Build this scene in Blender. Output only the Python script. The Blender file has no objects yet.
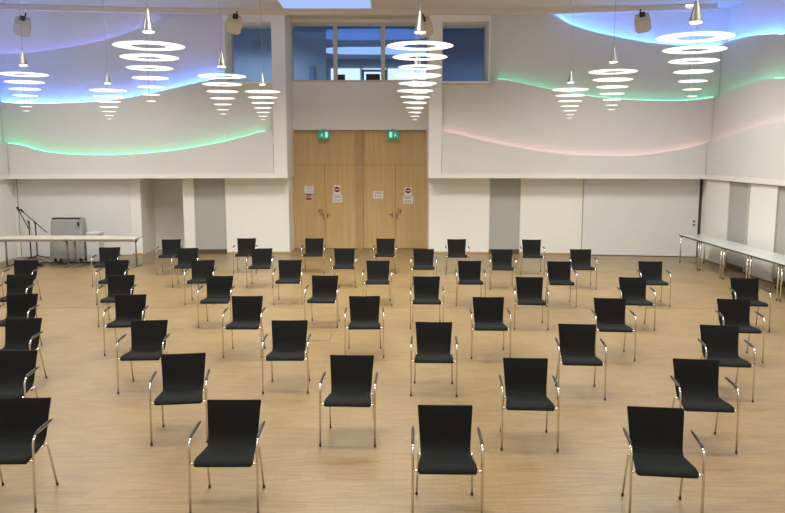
import bpy, bmesh, math, random
from mathutils import Vector, Matrix
random.seed(7)
S = bpy.context.scene
COL = S.collection
R = math.radians

# ------------------------------------------------------------------ camera
CAMZ, FPX, PITCH = 2.93, 755.0, R(7.88)
cam_d = bpy.data.cameras.new('camera'); cam = bpy.data.objects.new('camera', cam_d); COL.objects.link(cam)
cam.location = (0, 0, CAMZ); cam.rotation_euler = (R(90) - PITCH, 0, 0)
cam_d.sensor_width = 36; cam_d.lens = 36 * FPX / 785; cam_d.clip_end = 200
S.camera = cam
FW = Vector((0, math.cos(PITCH), -math.sin(PITCH))); UP = Vector((0, math.sin(PITCH), math.cos(PITCH)))
def ray(px, py): return FW + Vector(((px - 392.5) / FPX, 0, 0)) - UP * ((py - 256.5) / FPX)

# the back wall is gently concave; every piece of it is placed by X, by d (metres out of the wall line) and by Z
def yw(x): return 21.9 - 0.0095 * (x + 0.95) ** 2
def wm(x, d, z): return Vector((x, yw(x) - d, z))
def at(px, py, d=0.0):                       # survey point on the back wall -> (X, Z)
    r = ray(px, py); t = 21.0
    for _ in range(12): t = (yw(r.x * t) - d) / r.y
    return r.x * t, CAMZ + r.z * t
def X(px, py=200, d=0.0): return at(px, py, d)[0]
def Z(px, py, d=0.0): return at(px, py, d)[1]
XR, XL = 8.5, -10.4
def side(px, py, xs):                        # survey point on a side wall -> (Y, Z)
    r = ray(px, py); t = xs / r.x
    return r.y * t, CAMZ + r.z * t

# ------------------------------------------------------------------ materials
def mat(name, col, rough=0.6, metal=0.0, spec=0.5, noise=0.0, nscale=8.0, bump=0.0, bscale=60.0, emit=None, estr=0.0, coat=0.0):
    m = bpy.data.materials.new(name); m.use_nodes = True
    nt = m.node_tree; b = nt.nodes['Principled BSDF']
    b.inputs['Base Color'].default_value = (*col, 1); b.inputs['Roughness'].default_value = rough
    b.inputs['Metallic'].default_value = metal; b.inputs['Specular IOR Level'].default_value = spec
    if coat: b.inputs['Coat Weight'].default_value = coat
    tc = nt.nodes.new('ShaderNodeTexCoord')
    if noise:
        n = nt.nodes.new('ShaderNodeTexNoise'); n.inputs['Scale'].default_value = nscale; n.inputs['Detail'].default_value = 4
        nt.links.new(tc.outputs['Object'], n.inputs['Vector'])
        r = nt.nodes.new('ShaderNodeValToRGB')
        r.color_ramp.elements[0].position = .3; r.color_ramp.elements[1].position = .7
        r.color_ramp.elements[0].color = (*[c * (1 - noise) for c in col], 1)
        r.color_ramp.elements[1].color = (*[min(1, c * (1 + noise)) for c in col], 1)
        nt.links.new(n.outputs['Fac'], r.inputs['Fac']); nt.links.new(r.outputs['Color'], b.inputs['Base Color'])
    if bump:
        n2 = nt.nodes.new('ShaderNodeTexNoise'); n2.inputs['Scale'].default_value = bscale
        nt.links.new(tc.outputs['Object'], n2.inputs['Vector'])
        bp = nt.nodes.new('ShaderNodeBump'); bp.inputs['Strength'].default_value = bump; bp.inputs['Distance'].default_value = .01
        nt.links.new(n2.outputs['Fac'], bp.inputs['Height']); nt.links.new(bp.outputs['Normal'], b.inputs['Normal'])
    if emit:
        b.inputs['Emission Color'].default_value = (*emit, 1); b.inputs['Emission Strength'].default_value = estr
    return m

M = {}
M['wall'] = mat('wall_paint', (.82, .815, .775), .7, noise=.02, nscale=.7)
M['wave'] = mat('wave_board_paint', (.72, .715, .70), .65, noise=.02, nscale=.8)
M['partition'] = mat('partition_paint', (.73, .735, .72), .6, noise=.02, nscale=.7)
M['ceiling'] = mat('ceiling_paint', (.66, .59, .51), .8, noise=.03, nscale=.5)
M['beam'] = mat('ceiling_beam_paint', (.70, .62, .50), .7)
M['dark_gap'] = mat('dark_gap', (.055, .055, .055), .7)
M['kick'] = mat('dark_base_strip', (.09, .065, .04), .6)
M['frame'] = mat('window_frame_paint', (.62, .60, .54), .5)
M['chrome'] = mat('chrome', (.78, .74, .68), .16, 1.0)
M['alu'] = mat('brushed_aluminium', (.42, .42, .41), .38, 1.0)
M['steel_dark'] = mat('dark_metal', (.03, .03, .033), .4, .6)
M['fabric_seat'] = mat('black_seat_fabric', (.0105, .012, .0115), .85, spec=.12, noise=.25, nscale=90, bump=.3, bscale=350)
M['fabric_back'] = mat('black_back_fabric', (.008, .008, .008), .9, spec=.2, noise=.25, nscale=90, bump=.3, bscale=350)
M['pad'] = mat('armrest_plastic', (.02, .018, .018), .38)
M['rubber'] = mat('rubber_glide', (.02, .02, .02), .6)
M['table_white'] = mat('laminate_cream', (.60, .56, .49), .4, noise=.02, nscale=3)
M['table_edge'] = mat('laminate_edge', (.42, .38, .33), .5)
M['table_grey'] = mat('laminate_grey', (.50, .52, .50), .22, noise=.03, nscale=2)
M['table_grey_edge'] = mat('laminate_dark_edge', (.06, .06, .055), .5)
M['paper'] = mat('paper', (.74, .74, .74), .7)
M['pink_paper'] = mat('pink_paper', (.66, .42, .37), .7)
M['red'] = mat('red_print', (.26, .03, .04), .6)
M['ink'] = mat('ink', (.25, .25, .27), .7)
M['lock'] = mat('door_lock_metal', (.30, .26, .18), .3, .9)
M['speaker'] = mat('speaker_beige', (.52, .46, .36), .55)
M['speaker_grille'] = mat('speaker_grille', (.62, .54, .42), .7, bump=.5, bscale=200)
M['cover'] = mat('grey_cover', (.30, .30, .29), .55, noise=.08, nscale=4, bump=.3, bscale=6)
M['whitebox'] = mat('white_box', (.62, .63, .64), .5)
M['black'] = mat('black_plastic', (.015, .015, .015), .5)
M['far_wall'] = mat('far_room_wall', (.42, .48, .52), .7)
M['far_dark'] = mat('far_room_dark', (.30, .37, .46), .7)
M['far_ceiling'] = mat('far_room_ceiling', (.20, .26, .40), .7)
def emis(name, col, s):
    m = bpy.data.materials.new(name); m.use_nodes = True; nt = m.node_tree
    nt.nodes.remove(nt.nodes['Principled BSDF'])
    e = nt.nodes.new('ShaderNodeEmission'); e.inputs['Color'].default_value = (*col, 1); e.inputs['Strength'].default_value = s
    nt.links.new(e.outputs[0], nt.nodes['Material Output'].inputs['Surface']); return m
M['led_blue'] = emis('led_blue', (.08, .235, 1.0), 76)
M['led_violet'] = emis('led_violet', (.3, .32, 1.0), 11)
M['led_green'] = emis('led_green', (.05, .9, .36), 8.5)
M['led_mint'] = emis('led_mint', (.16, .9, .52), 8)
M['led_pink'] = emis('led_pink', (1.0, .50, .46), 6.5)
M['ring'] = mat('ring_white_painted_glow', (.85, .85, .84), .4, emit=(1.0, .97, .93), estr=.85)  # emission stands for the cone lamp's light falling on the rings
M['lens'] = emis('lamp_lens', (1, .97, .92), 9)
M['down'] = emis('downlight_lens', (1, .95, .88), 6)
M['sky_panel'] = emis('ceiling_lightbox', (.42, .56, 1.0), 1.0)
M['far_strip'] = emis('far_room_light_strip', (.16, .32, .85), .8)
M['far_strip2'] = emis('far_room_bright_strip', (.38, .62, 1.0), 1.3)
M['far_window'] = emis('far_room_daylight', (.72, .84, 1.0), 1.7)
M['exit'] = mat('exit_sign_green', (.0, .20, .13), .4, emit=(.0, .26, .18), estr=.5)
M['exit_white'] = emis('exit_sign_pictogram', (.55, 1, .88), .8)

def glass():
    m = bpy.data.materials.new('tinted_window_glass'); m.use_nodes = True; nt = m.node_tree
    nt.nodes.remove(nt.nodes['Principled BSDF'])
    t = nt.nodes.new('ShaderNodeBsdfTransparent'); t.inputs[0].default_value = (.80, .86, .93, 1)
    g = nt.nodes.new('ShaderNodeBsdfGlossy'); g.inputs['Roughness'].default_value = .02
    f = nt.nodes.new('ShaderNodeFresnel'); f.inputs['IOR'].default_value = 1.5
    x = nt.nodes.new('ShaderNodeMixShader')
    nt.links.new(f.outputs[0], x.inputs[0]); nt.links.new(t.outputs[0], x.inputs[1]); nt.links.new(g.outputs[0], x.inputs[2])
    nt.links.new(x.outputs[0], nt.nodes['Material Output'].inputs['Surface']); return m
M['glass'] = glass()

def wood():
    m = mat('oak_veneer', (.42, .27, .13), .45, spec=.4); nt = m.node_tree; b = nt.nodes['Principled BSDF']
    tc = nt.nodes.new('ShaderNodeTexCoord'); mp = nt.nodes.new('ShaderNodeMapping'); mp.inputs['Scale'].default_value = (9, 9, .35)
    n = nt.nodes.new('ShaderNodeTexNoise'); n.inputs['Scale'].default_value = 1.6; n.inputs['Detail'].default_value = 6
    r = nt.nodes.new('ShaderNodeValToRGB'); r.color_ramp.elements[0].position = .3; r.color_ramp.elements[1].position = .72
    r.color_ramp.elements[0].color = (.55, .37, .165, 1); r.color_ramp.elements[1].color = (.63, .45, .22, 1)
    nt.links.new(tc.outputs['Object'], mp.inputs[0]); nt.links.new(mp.outputs[0], n.inputs['Vector'])
    nt.links.new(n.outputs['Fac'], r.inputs['Fac']); nt.links.new(r.outputs[0], b.inputs['Base Color']); return m
M['oak'] = wood()
M['oak_post'] = mat('oak_post', (.46, .31, .145), .45, noise=.08, nscale=3)

def ribbed():
    m = mat('grey_ribbed_panel', (.36, .36, .34), .6); nt = m.node_tree; b = nt.nodes['Principled BSDF']
    tc = nt.nodes.new('ShaderNodeTexCoord'); w = nt.nodes.new('ShaderNodeTexWave'); w.inputs['Scale'].default_value = 6.5
    w.bands_direction = 'X'; nt.links.new(tc.outputs['Object'], w.inputs['Vector'])
    r = nt.nodes.new('ShaderNodeValToRGB')
    r.color_ramp.elements[0].color = (.40, .40, .37, 1); r.color_ramp.elements[1].color = (.43, .43, .40, 1)
    nt.links.new(w.outputs['Fac'], r.inputs['Fac']); nt.links.new(r.outputs[0], b.inputs['Base Color']); return m
M['ribbed'] = ribbed()

def parquet():
    m = mat('mosaic_parquet', (.45, .33, .2), .34, spec=.45); nt = m.node_tree; b = nt.nodes['Principled BSDF']
    tc = nt.nodes.new('ShaderNodeTexCoord')
    def brick(w, h, c1, c2, mort, ms):
        k = nt.nodes.new('ShaderNodeTexBrick'); k.offset = .5
        k.inputs['Brick Width'].default_value = w; k.inputs['Row Height'].default_value = h; k.inputs['Scale'].default_value = 1
        k.inputs['Color1'].default_value = (*c1, 1); k.inputs['Color2'].default_value = (*c2, 1)
        k.inputs['Mortar'].default_value = (*mort, 1); k.inputs['Mortar Size'].default_value = ms
        nt.links.new(tc.outputs['Object'], k.inputs['Vector']); return k
    k1 = brick(.24, .024, (.272, .188, .090), (.212, .143, .063), (.145, .098, .040), .0012)
    k2 = brick(.24, .12, (1.05, 1.05, 1.05), (.93, .93, .93), (.9, .88, .86), .002)
    n = nt.nodes.new('ShaderNodeTexNoise'); n.inputs['Scale'].default_value = .45; n.inputs['Detail'].default_value = 3
    nt.links.new(tc.outputs['Object'], n.inputs['Vector'])
    r = nt.nodes.new('ShaderNodeValToRGB')
    r.color_ramp.elements[0].position = .3; r.color_ramp.elements[1].position = .7
    r.color_ramp.elements[0].color = (.93, .93, .95, 1); r.color_ramp.elements[1].color = (1.05, 1.03, 1.0, 1)
    nt.links.new(n.outputs['Fac'], r.inputs['Fac'])
    def mul(a, bb):
        x = nt.nodes.new('ShaderNodeMix'); x.data_type = 'RGBA'; x.blend_type = 'MULTIPLY'; x.inputs[0].default_value = 1
        nt.links.new(a, x.inputs[6]); nt.links.new(bb, x.inputs[7]); return x.outputs[2]
    o = mul(mul(k1.outputs['Color'], k2.outputs['Color']), r.outputs['Color'])
    nt.links.new(o, b.inputs['Base Color'])
    n3 = nt.nodes.new('ShaderNodeTexNoise'); n3.inputs['Scale'].default_value = 1.5
    nt.links.new(tc.outputs['Object'], n3.inputs['Vector'])
    mr = nt.nodes.new('ShaderNodeMapRange'); mr.inputs[3].default_value = .27; mr.inputs[4].default_value = .42
    nt.links.new(n3.outputs['Fac'], mr.inputs[0]); nt.links.new(mr.outputs[0], b.inputs['Roughness'])
    return m
M['parquet'] = parquet()

# ------------------------------------------------------------------ mesh helpers
def link(name, bm, m, parent=None, smooth=False, bevel=0.0):
    me = bpy.data.meshes.new(name); bmesh.ops.recalc_face_normals(bm, faces=bm.faces[:]); bm.to_mesh(me); bm.free()
    for mm in (m if isinstance(m, (list, tuple)) else [m]): me.materials.append(M[mm])
    if smooth:
        for p in me.polygons: p.use_smooth = True
    o = bpy.data.objects.new(name, me); COL.objects.link(o)
    if parent is not None: o.parent = parent
    if bevel:
        b = o.modifiers.new('bevel', 'BEVEL'); b.width = bevel; b.segments = 2; b.limit_method = 'ANGLE'
    return o
def tag(o, label, cat, group=None):
    o['label'] = label; o['category'] = cat
    if group: o['group'] = group
    return o
def struct(o, label=None):
    o['kind'] = 'structure'
    if label: o['label'] = label
    return o
def thing(name, loc, label, cat, group=None, rz=0):
    o = bpy.data.objects.new(name, None); COL.objects.link(o); o.location = loc; o.rotation_euler = (0, 0, rz)
    o.empty_display_size = .1
    return tag(o, label, cat, group)
def bx(bm, x0, x1, y0, y1, z0, z1, mi=0):
    v = [bm.verts.new((x, y, z)) for x in (x0, x1) for y in (y0, y1) for z in (z0, z1)]
    for f in ((0, 1, 3, 2), (4, 6, 7, 5), (0, 4, 5, 1), (2, 3, 7, 6), (0, 2, 6, 4), (1, 5, 7, 3)):
        bm.faces.new([v[i] for i in f]).material_index = mi
def box(*a):
    bm = bmesh.new(); bx(bm, *a); return bm
def wbx(bm, x0, x1, d0, d1, z0, z1, mi=0, org=(0, 0, 0)):     # a block following the curved back wall
    n = max(1, int(abs(x1 - x0) / .6)); o = Vector(org); prev = None
    for i in range(n + 1):
        x = x0 + (x1 - x0) * i / n
        c = [bm.verts.new(wm(x, d, z) - o) for d, z in ((d0, z0), (d1, z0), (d1, z1), (d0, z1))]
        if prev:
            for j in range(4): bm.faces.new((prev[j], prev[(j + 1) % 4], c[(j + 1) % 4], c[j])).material_index = mi
        else: bm.faces.new(c).material_index = mi
        prev = c
    bm.faces.new(prev[::-1]).material_index = mi
def wbox(*a, **k):
    bm = bmesh.new(); wbx(bm, *a, **k); return bm
def tube(bm, pts, r, seg=8, caps=True, mi=0):
    pts = [Vector(p) for p in pts]; rings = []
    rr = r if isinstance(r, (list, tuple)) else [r] * len(pts)
    nrm = None
    for i, p in enumerate(pts):
        a = pts[max(0, i - 1)]; b = pts[min(len(pts) - 1, i + 1)]; t = (b - a).normalized()
        if nrm is None:
            nrm = t.orthogonal().normalized()
        nrm = (nrm - t * nrm.dot(t)).normalized(); bn = t.cross(nrm)
        rings.append([bm.verts.new(p + (nrm * math.cos(2 * math.pi * k / seg) + bn * math.sin(2 * math.pi * k / seg)) * rr[i]) for k in range(seg)])
    for a, b in zip(rings, rings[1:]):
        for k in range(seg): bm.faces.new((a[k], a[(k + 1) % seg], b[(k + 1) % seg], b[k])).material_index = mi
    if caps: bm.faces.new(rings[0][::-1]).material_index = mi; bm.faces.new(rings[-1]).material_index = mi
def lathe(bm, prof, seg=32, close=False, org=(0, 0, 0)):
    o = Vector(org); rings = []
    for r, z in prof: rings.append([bm.verts.new(o + Vector((r * math.cos(2 * math.pi * k / seg), r * math.sin(2 * math.pi * k / seg), z))) for k in range(seg)])
    prs = list(zip(rings, rings[1:])) + ([(rings[-1], rings[0])] if close else [])
    for a, b in prs:
        for k in range(seg): bm.faces.new((a[k], a[(k + 1) % seg], b[(k + 1) % seg], b[k]))
    if not close: bm.faces.new(rings[0][::-1]); bm.faces.new(rings[-1])
def smooth_pts(p, per=6):
    out = []
    for i in range(len(p) - 1):
        p0, p1, p2, p3 = p[max(0, i - 1)], p[i], p[i + 1], p[min(len(p) - 1, i + 2)]
        for k in range(per):
            t = k / per
            out.append(tuple(.5 * (2 * b + (c - a) * t + (2 * a - 5 * b + 4 * c - d) * t * t + (3 * b - a - 3 * c + d) * t ** 3) for a, b, c, d in zip(p0, p1, p2, p3)))
    out.append(tuple(p[-1])); return out
def curve_uz(p, per=6):                       # smooth height along a wall, no overshoot where points are close
    n = len(p); sl = [(p[i + 1][1] - p[i][1]) / (p[i + 1][0] - p[i][0]) for i in range(n - 1)]
    m = [sl[0]] + [0 if a * b <= 0 else 2 * a * b / (a + b) for a, b in zip(sl, sl[1:])] + [sl[-1]]
    out = []
    for i in range(n - 1):
        h = p[i + 1][0] - p[i][0]
        for k in range(per):
            t = k / per
            z = (2 * t ** 3 - 3 * t * t + 1) * p[i][1] + (t ** 3 - 2 * t * t + t) * h * m[i] + (3 * t * t - 2 * t ** 3) * p[i + 1][1] + (t ** 3 - t * t) * h * m[i + 1]
            out.append((p[i][0] + h * t, z))
    out.append(tuple(p[-1])); return out
def arc_pts(pts, rad, n=5):                   # polyline with rounded corners
    pts = [Vector(p) for p in pts]; out = [pts[0]]
    for a, b, c in zip(pts, pts[1:], pts[2:]):
        u = (a - b); v = (c - b); q = min(rad, u.length * .45, v.length * .45)
        s, e = b + u.normalized() * q, b + v.normalized() * q
        for k in range(n + 1):
            t = k / n; out.append(s * (1 - t) ** 2 + b * 2 * t * (1 - t) + e * t * t)
    out.append(pts[-1]); return out

# ------------------------------------------------------------------ the hall
CZ = 6.78
YB = -7.0
struct(link('floor', box(XL - 1, XR + 1, YB, 25.5, -.2, 0), 'parquet'), 'pale oak mosaic parquet floor')
bm = bmesh.new(); bx(bm, XL - 1, XR + 1, YB, 23.3, CZ, CZ + .25)
struct(link('ceiling', bm, 'ceiling'))
struct(link('wall_front', box(XL - 1, XR + 1, YB - .3, YB, 0, CZ), 'wall'))

SOF = 2.20                                     # underside of the projecting upper wall
FR, BK = .45, -1.3
xa, xb = X(289.6, 250), X(428.6, 250)          # lower piers beside the doors
xa2, xb2 = X(286.9, 150, FR), X(428.6, 150, FR)
TOP = CZ
wl0, wl1 = X(225.0, 50, FR), X(271.5, 50, FR)  # left side window opening
wr0, wr1 = X(442.5, 50, FR), X(489.0, 50, FR)
wz0, wz1 = Z(250, 81, FR), Z(250, 21.5, FR)
nch0, nch1 = X(143, 253), X(185, 253)
g0, g1 = X(194.5, 215), X(226.0, 215)
h0, h1 = X(489.3, 215), X(520.3, 215)
p0, p1 = X(582, 215), X(698.6, 215)
XE, XW = XR + .6, XL - .6
DTB = -.14; BW = -.72
bm = bmesh.new()
wbx(bm, XW - .1, nch0, BK, 0, 0, SOF)
wbx(bm, nch0, nch1, -1.6, -1.2, 0, SOF)
wbx(bm, nch1, g0, BK, 0, 0, SOF); wbx(bm, g0, g1, BK, -.10, 0, SOF); wbx(bm, g1, xa, BK, 0, 0, SOF)
wbx(bm, xb, h0, BK, 0, 0, SOF); wbx(bm, h0, h1, BK, -.10, 0, SOF); wbx(bm, h1, p0, BK, 0, 0, SOF); wbx(bm, p0, XE + .1, BK, -.06, 0, SOF)
# upper wall
wbx(bm, XW - .1, wl0 - .05, BW, DTB, SOF + .1, TOP); wbx(bm, wr1 + .05, XE + .1, BW, DTB, SOF + .1, TOP)
wbx(bm, XW - .1, xa2, BK, FR, SOF, SOF + .13); wbx(bm, xb2, XE + .1, BK, FR, SOF, SOF + .13)      # fascia band and soffit
wbx(bm, wl0 - .05, wl1, BW, FR, wz1, TOP); wbx(bm, wl0 - .05, wl1, BW, -.06, SOF + .13, wz0 - .05)
wbx(bm, wl1, xa2, BK, FR, SOF + .13, TOP)                                                          # left pier
wbx(bm, xb2, wr0, BK, FR, SOF + .13, TOP)
wbx(bm, wr0, wr1 + .05, BW, FR, wz1, TOP); wbx(bm, wr0, wr1 + .05, BW, -.06, SOF + .13, wz0 - .05)
# sills and jamb of the side windows
wbx(bm, wl0 - .05, wl1, BW, FR - .03, wz0 - .06, wz0); wbx(bm, wr0, wr1 + .05, BW, FR - .03, wz0 - .06, wz0)
wbx(bm, wl0 - .05, wl0, BW, FR - .03, wz0, wz1); wbx(bm, wr1, wr1 + .05, BW, FR - .03, wz0, wz1)
# above the doors
DR = -.9
dz = Z(360, 130, DR)
cz0, cz1 = Z(360, 82, DR), Z(360, 22.5, DR)
wbx(bm, xa2, xb2, -1.15, DR, dz, cz0)
wbx(bm, xa2, xb2, -1.15, DR, cz1, TOP)
wbx(bm, xa2 - .05, X(290.5, 50, DR), -1.15, DR, cz0, cz1); wbx(bm, X(430, 50, DR), xb2 + .3, -1.15, DR, cz0, cz1)
struct(link('wall_back', bm, 'wall'))
struct(link('trim_1', wbox(XL, XR, FR, FR + .16, CZ - .14, CZ), 'beam'), 'beige cornice along the top of the back wall')

def sidewall(name, xs, sg):
    bm = bmesh.new()
    bx(bm, *sorted((xs + sg * .59, xs + sg * .9)), YB, 21.6, SOF + .1, TOP)
    bx(bm, *sorted((xs, xs + sg * .9)), YB, 21.0, SOF, SOF + .13)
    bx(bm, *sorted((xs + sg * .12, xs + sg * .9)), YB, 21.6, 0, SOF)
    return struct(link(name, bm, 'wall'))
sidewall('wall_right', XR, 1); sidewall('wall_left', XL, -1)

# wall bases
bm = bmesh.new()
wbx(bm, g1, xa, 0, .012, 0, .05); wbx(bm, xb, h0, 0, .012, 0, .05); wbx(bm, h1, p0, 0, .012, 0, .05); wbx(bm, XL, nch0, 0, .012, 0, .05)
struct(link('baseboard_back', bm, 'oak_post'))
for i, (a, b) in enumerate(((g0, g1), (h0, h1))):
    t = thing('wall_panel', wm((a + b) / 2, -.1, 0), ('grey ribbed wall panel between white wall sections, left of the oak doors', 'grey ribbed wall panel between white wall sections, right of the oak doors')[i], 'panel', 'grey ribbed panels in the back wall')
    o = t.location
    link('panel_sheet', wbox(a + .015, b - .015, -.10, -.045, .13, SOF - .01, org=o), 'ribbed', t)
    link('base_strip', wbox(a + .005, b - .005, -.10, -.03, 0, .13, org=o), 'kick', t)['label'] = 'dark strip at the foot of the panel'
    link('edge_strip', wbox(a + .001, a + .016, -.10, -.02, .13, SOF - .01, org=o), 'frame', t)
    link('edge_strip', wbox(b - .016, b - .001, -.10, -.02, .13, SOF - .01, org=o), 'frame', t)
# sliding partition at the right and the thin joint of the left wall leaf
t = thing('sliding_partition', wm((p0 + p1) / 2, 0, 0), 'wide plain off-white sliding partition at the right end of the back wall', 'partition')
link('partition_leaf', wbox(p0 + .02, p1 - .02, -.055, .03, .02, SOF - .015, org=t.location), 'partition', t)
link('slot_shade_strip', wbox(p1 - .02, p1 + .10, -.055, -.02, .0, SOF - .01, org=t.location), 'dark_gap', t)['label'] = 'dark vertical gap beside the leaf'  # dark strip, the open slot's shade put into its colour
sx, sz = at(693.7, 223, .04)
bm = bmesh.new(); wbx(bm, -.035 + sx, .035 + sx, .03, .05, sz - .09, sz + .09, org=wm(sx, 0, sz))
sw = link('wall_switch', bm, 'partition'); sw.location = wm(sx, 0, sz)
tag(sw, 'small switch plate with dark buttons on the sliding partition', 'switch')
for dzz in (-.055, .05):
    link('switch_button', wbox(sx - .022, sx + .022, .05, .06, sz + dzz - .022, sz + dzz + .022, org=wm(sx, 0, sz)), 'black', sw)
xj = X(131, 215)
t = thing('wall_leaf', wm((XL + xj) / 2, 0, 0), 'large off-white wall leaf behind the microphone stands and cream tables', 'panel')
link('leaf_board', wbox(X(20, 215), xj, .002, .035, .01, SOF - .015, org=t.location), 'partition', t)
link('edge_strip', wbox(X(20, 215) - .03, X(20, 215), .002, .02, .01, SOF - .015, org=t.location), 'cover', t)

# side wall lower panels on the right
def rpanel(pxa, pxb, grey, label):
    xs = XR + .12
    ya = side(pxa, 200, xs)[0]; yb = side(pxb, 200, xs)[0]
    y0, y1 = min(ya, yb), max(ya, yb)
    t = thing('side_wall_panel', (xs, (y0 + y1) / 2, 0), label, 'panel', 'panels in the right side wall')
    link('panel_sheet', box(-.03 if grey else -.06, 0, y0 - t.location.y + .02, y1 - t.location.y - .02, .12 if grey else .03, SOF - .02), 'ribbed' if grey else 'wall', t)
    link('edge_strip', box(-.065, 0, y0 - t.location.y - .0, y0 - t.location.y + .02, .03, SOF - .02), 'frame', t)
    if grey: link('base_strip', box(-.03, 0, y0 - t.location.y + .02, y1 - t.location.y - .02, 0, .12), 'kick', t)
rpanel(708, 731.5, False, 'white side wall panel nearest the dark corner gap')
rpanel(731.5, 750.5, True, 'grey ribbed side wall panel between two white panels')
rpanel(752, 780, False, 'white side wall panel between the two grey ones')
rpanel(780, 840, True, 'grey ribbed side wall panel cut by the right edge of the picture')

# ------------------------------------------------------------------ wave boards with light strips
def mback(u, d, z): return wm(u, d, z)
def mright(u, d, z): return Vector((XR - d + FR, u, z))
def mleft(u, d, z): return Vector((XL + d - FR, u, z))
def wave(name, mp, top, d, zb, led, label, lab2=None, strip_rng=None, group='wave-edged boards of the upper walls', per=6, boards=True):
    pts = curve_uz(top, per)
    um = sum(p[0] for p in pts) / len(pts)
    org = mp(um, d, zb)
    t = thing(name, org, label, 'wall board', group)
    bm = bmesh.new(); prev = None
    for u, z in pts:
        z = min(z, CZ - .01)
        c = [bm.verts.new(mp(u, dd, zz) - org) for dd, zz in ((d - .03, zb), (d, zb), (d, z), (d - .03, z))]
        if prev:
            for j in range(4): bm.faces.new((prev[j], prev[(j + 1) % 4], c[(j + 1) % 4], c[j]))
        else: bm.faces.new(c)
        prev = c
    bm.faces.new(prev[::-1]); link('board', bm, 'wave', t)
    if led:
        sp = [p for p in pts if (strip_rng is None or strip_rng[0] <= p[0] <= strip_rng[1]) and p[1] < CZ - .12]
        bm = bmesh.new(); tube(bm, [mp(u, d - .055, z - (.075 if led == 'led_pink' else .03 if led == 'led_violet' else .004)) - org for u, z in sp], .012, 6)
        link('light_strip', bm, led, t)['label'] = lab2 or 'glowing light strip along the top edge'
    return t
DC, DB, DA, DT = .45, .28, .08, -.14
ZC = SOF + .13
def bpts(l, d): return [at(x, y, d) for x, y in l]
xp = wl1
eps = .01
# left
wave('wave_board', mback, [(XL + DC - FR + eps, Z(12, 143, DC))] + bpts([(20, 144.5), (35, 149), (50, 152), (75, 154.3), (109, 154.8), (136, 153.6), (164, 151.2), (190, 147.5), (217, 142.6), (245, 136), (264, 131.3)], DC) + [(xp - eps, Z(272, 131, DC))],
     DC, ZC, 'led_green', 'lowest wave board on the left, bright green light along its edge', 'bright green light strip', strip_rng=(-11, X(264, 131, DC)))
wave('wave_board', mback, [(XL + DB - FR + eps, Z(10, 101.5, DB))] + bpts([(20, 103), (38, 103.2), (64, 102.7), (102, 100.6), (127, 97.5), (153, 92.6), (178, 87), (200, 82), (217, 78.5), (225.5, 77)], DB),
     DB, ZC, 'led_blue', 'wave board on the left with blue cyan light, ending at the small window', 'cyan blue light strip')
wave('wave_board', mback, [(XL + DA - FR + eps, Z(8, 54, DA))] + bpts([(25, 53), (50, 50), (76, 46), (100, 41), (125, 34), (145, 26), (160, 19.5), (170, 15)], DA) + [(X(225.5, 15, DA), CZ)],
     DA, ZC, 'led_violet', 'uppermost wave board on the left, faint violet edge rising to the ceiling', 'faint violet light strip', strip_rng=(-11, X(160, 19, DA)))
# board below the small left window
tag(link('window_apron', wbox(X(226.4, 100, DB), xp - eps, DB - .03, DB, ZC, wz0 - .06), 'wave'), 'plain board below the small left window', 'wall board')
# right
xq = wr0
wave('wave_board', mback, [(xq + eps, Z(441, 130.5, DC))] + bpts([(467, 136.4), (503, 144.6), (533, 150), (565, 154), (597, 155.8), (625, 155.8), (652, 154), (679, 149.8), (700, 145)], DC) + [(XR - eps, Z(710, 142.5, DC))],
     DC, ZC, 'led_pink', 'lowest wave board on the right with a faint pink edge', 'faint pink light strip')
wave('wave_board', mback, [(xq + eps, wz0 - .07), (X(491, 79, DB), wz0 - .07)] + bpts([(500, 79), (511, 80.6), (523, 83), (546, 88), (565, 92), (584, 95), (611, 98), (652, 100.3), (680, 100.5), (701, 98.8)], DB) + [(XR + FR - DB - eps, Z(714, 97, DB))],
     DB, ZC, 'led_mint', 'wave board on the right with mint green light, starting at the small window', 'mint green light strip', strip_rng=(X(497, 79, DB), 20))
wave('wave_board', mback, [(X(490, 15, DA), CZ), (X(548, 13, DA), CZ)] + bpts([(557, 16.5), (570, 24), (597, 32.5), (625, 38.3), (652, 43), (680, 45.3), (703, 45.5)], DA) + [(XR + FR - DA - eps, Z(717, 44.5, DA))],
     DA, ZC, 'led_blue', 'uppermost wave board on the right with blue light starting at the ceiling', 'cyan blue light strip')
# right side wall
def spts(l, d, xs=None): return [side(x, y, (XR - d + FR) if xs is None else xs) for x, y in l]
def ext(pts, dy=((4, .25), (8, 0), (12, -.2), (16, .1))):
    y0, z0 = pts[-1]; return pts + [(y0 - a, z0 + b) for a, b in dy]
yc = lambda d: yw(XR) - d - eps
def rside(pts, d): 
    q = spts(pts, d); q = [p for p in q if p[0] < yc(d) - .1]; return [(yc(d), q[0][1] + (q[0][1] - q[1][1]) * .4)] + ext(q)
wave('wave_board', mright, rside([(715, 141.5), (723, 138.5), (734, 135), (745, 131), (756, 127.3), (770, 123.5), (785, 121)], DC), DC, ZC, 'led_pink', 'lowest wave board of the right side wall, faint pink edge', 'faint pink light strip')
wave('wave_board', mright, rside([(720, 95.5), (727, 92), (734, 89), (748, 84), (762, 80), (773, 78.3), (785, 77.5)], DB), DB, ZC, 'led_mint', 'wave board of the right side wall with mint green light', 'mint green light strip')
wave('wave_board', mright, rside([(721, 43.8), (727, 42), (734, 39.8), (748, 36.4), (762, 34.3), (773, 33.5), (785, 33.5)], DA), DA, ZC, 'led_blue', 'uppermost wave board of the right side wall with cyan blue light', 'cyan blue light strip')
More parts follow.
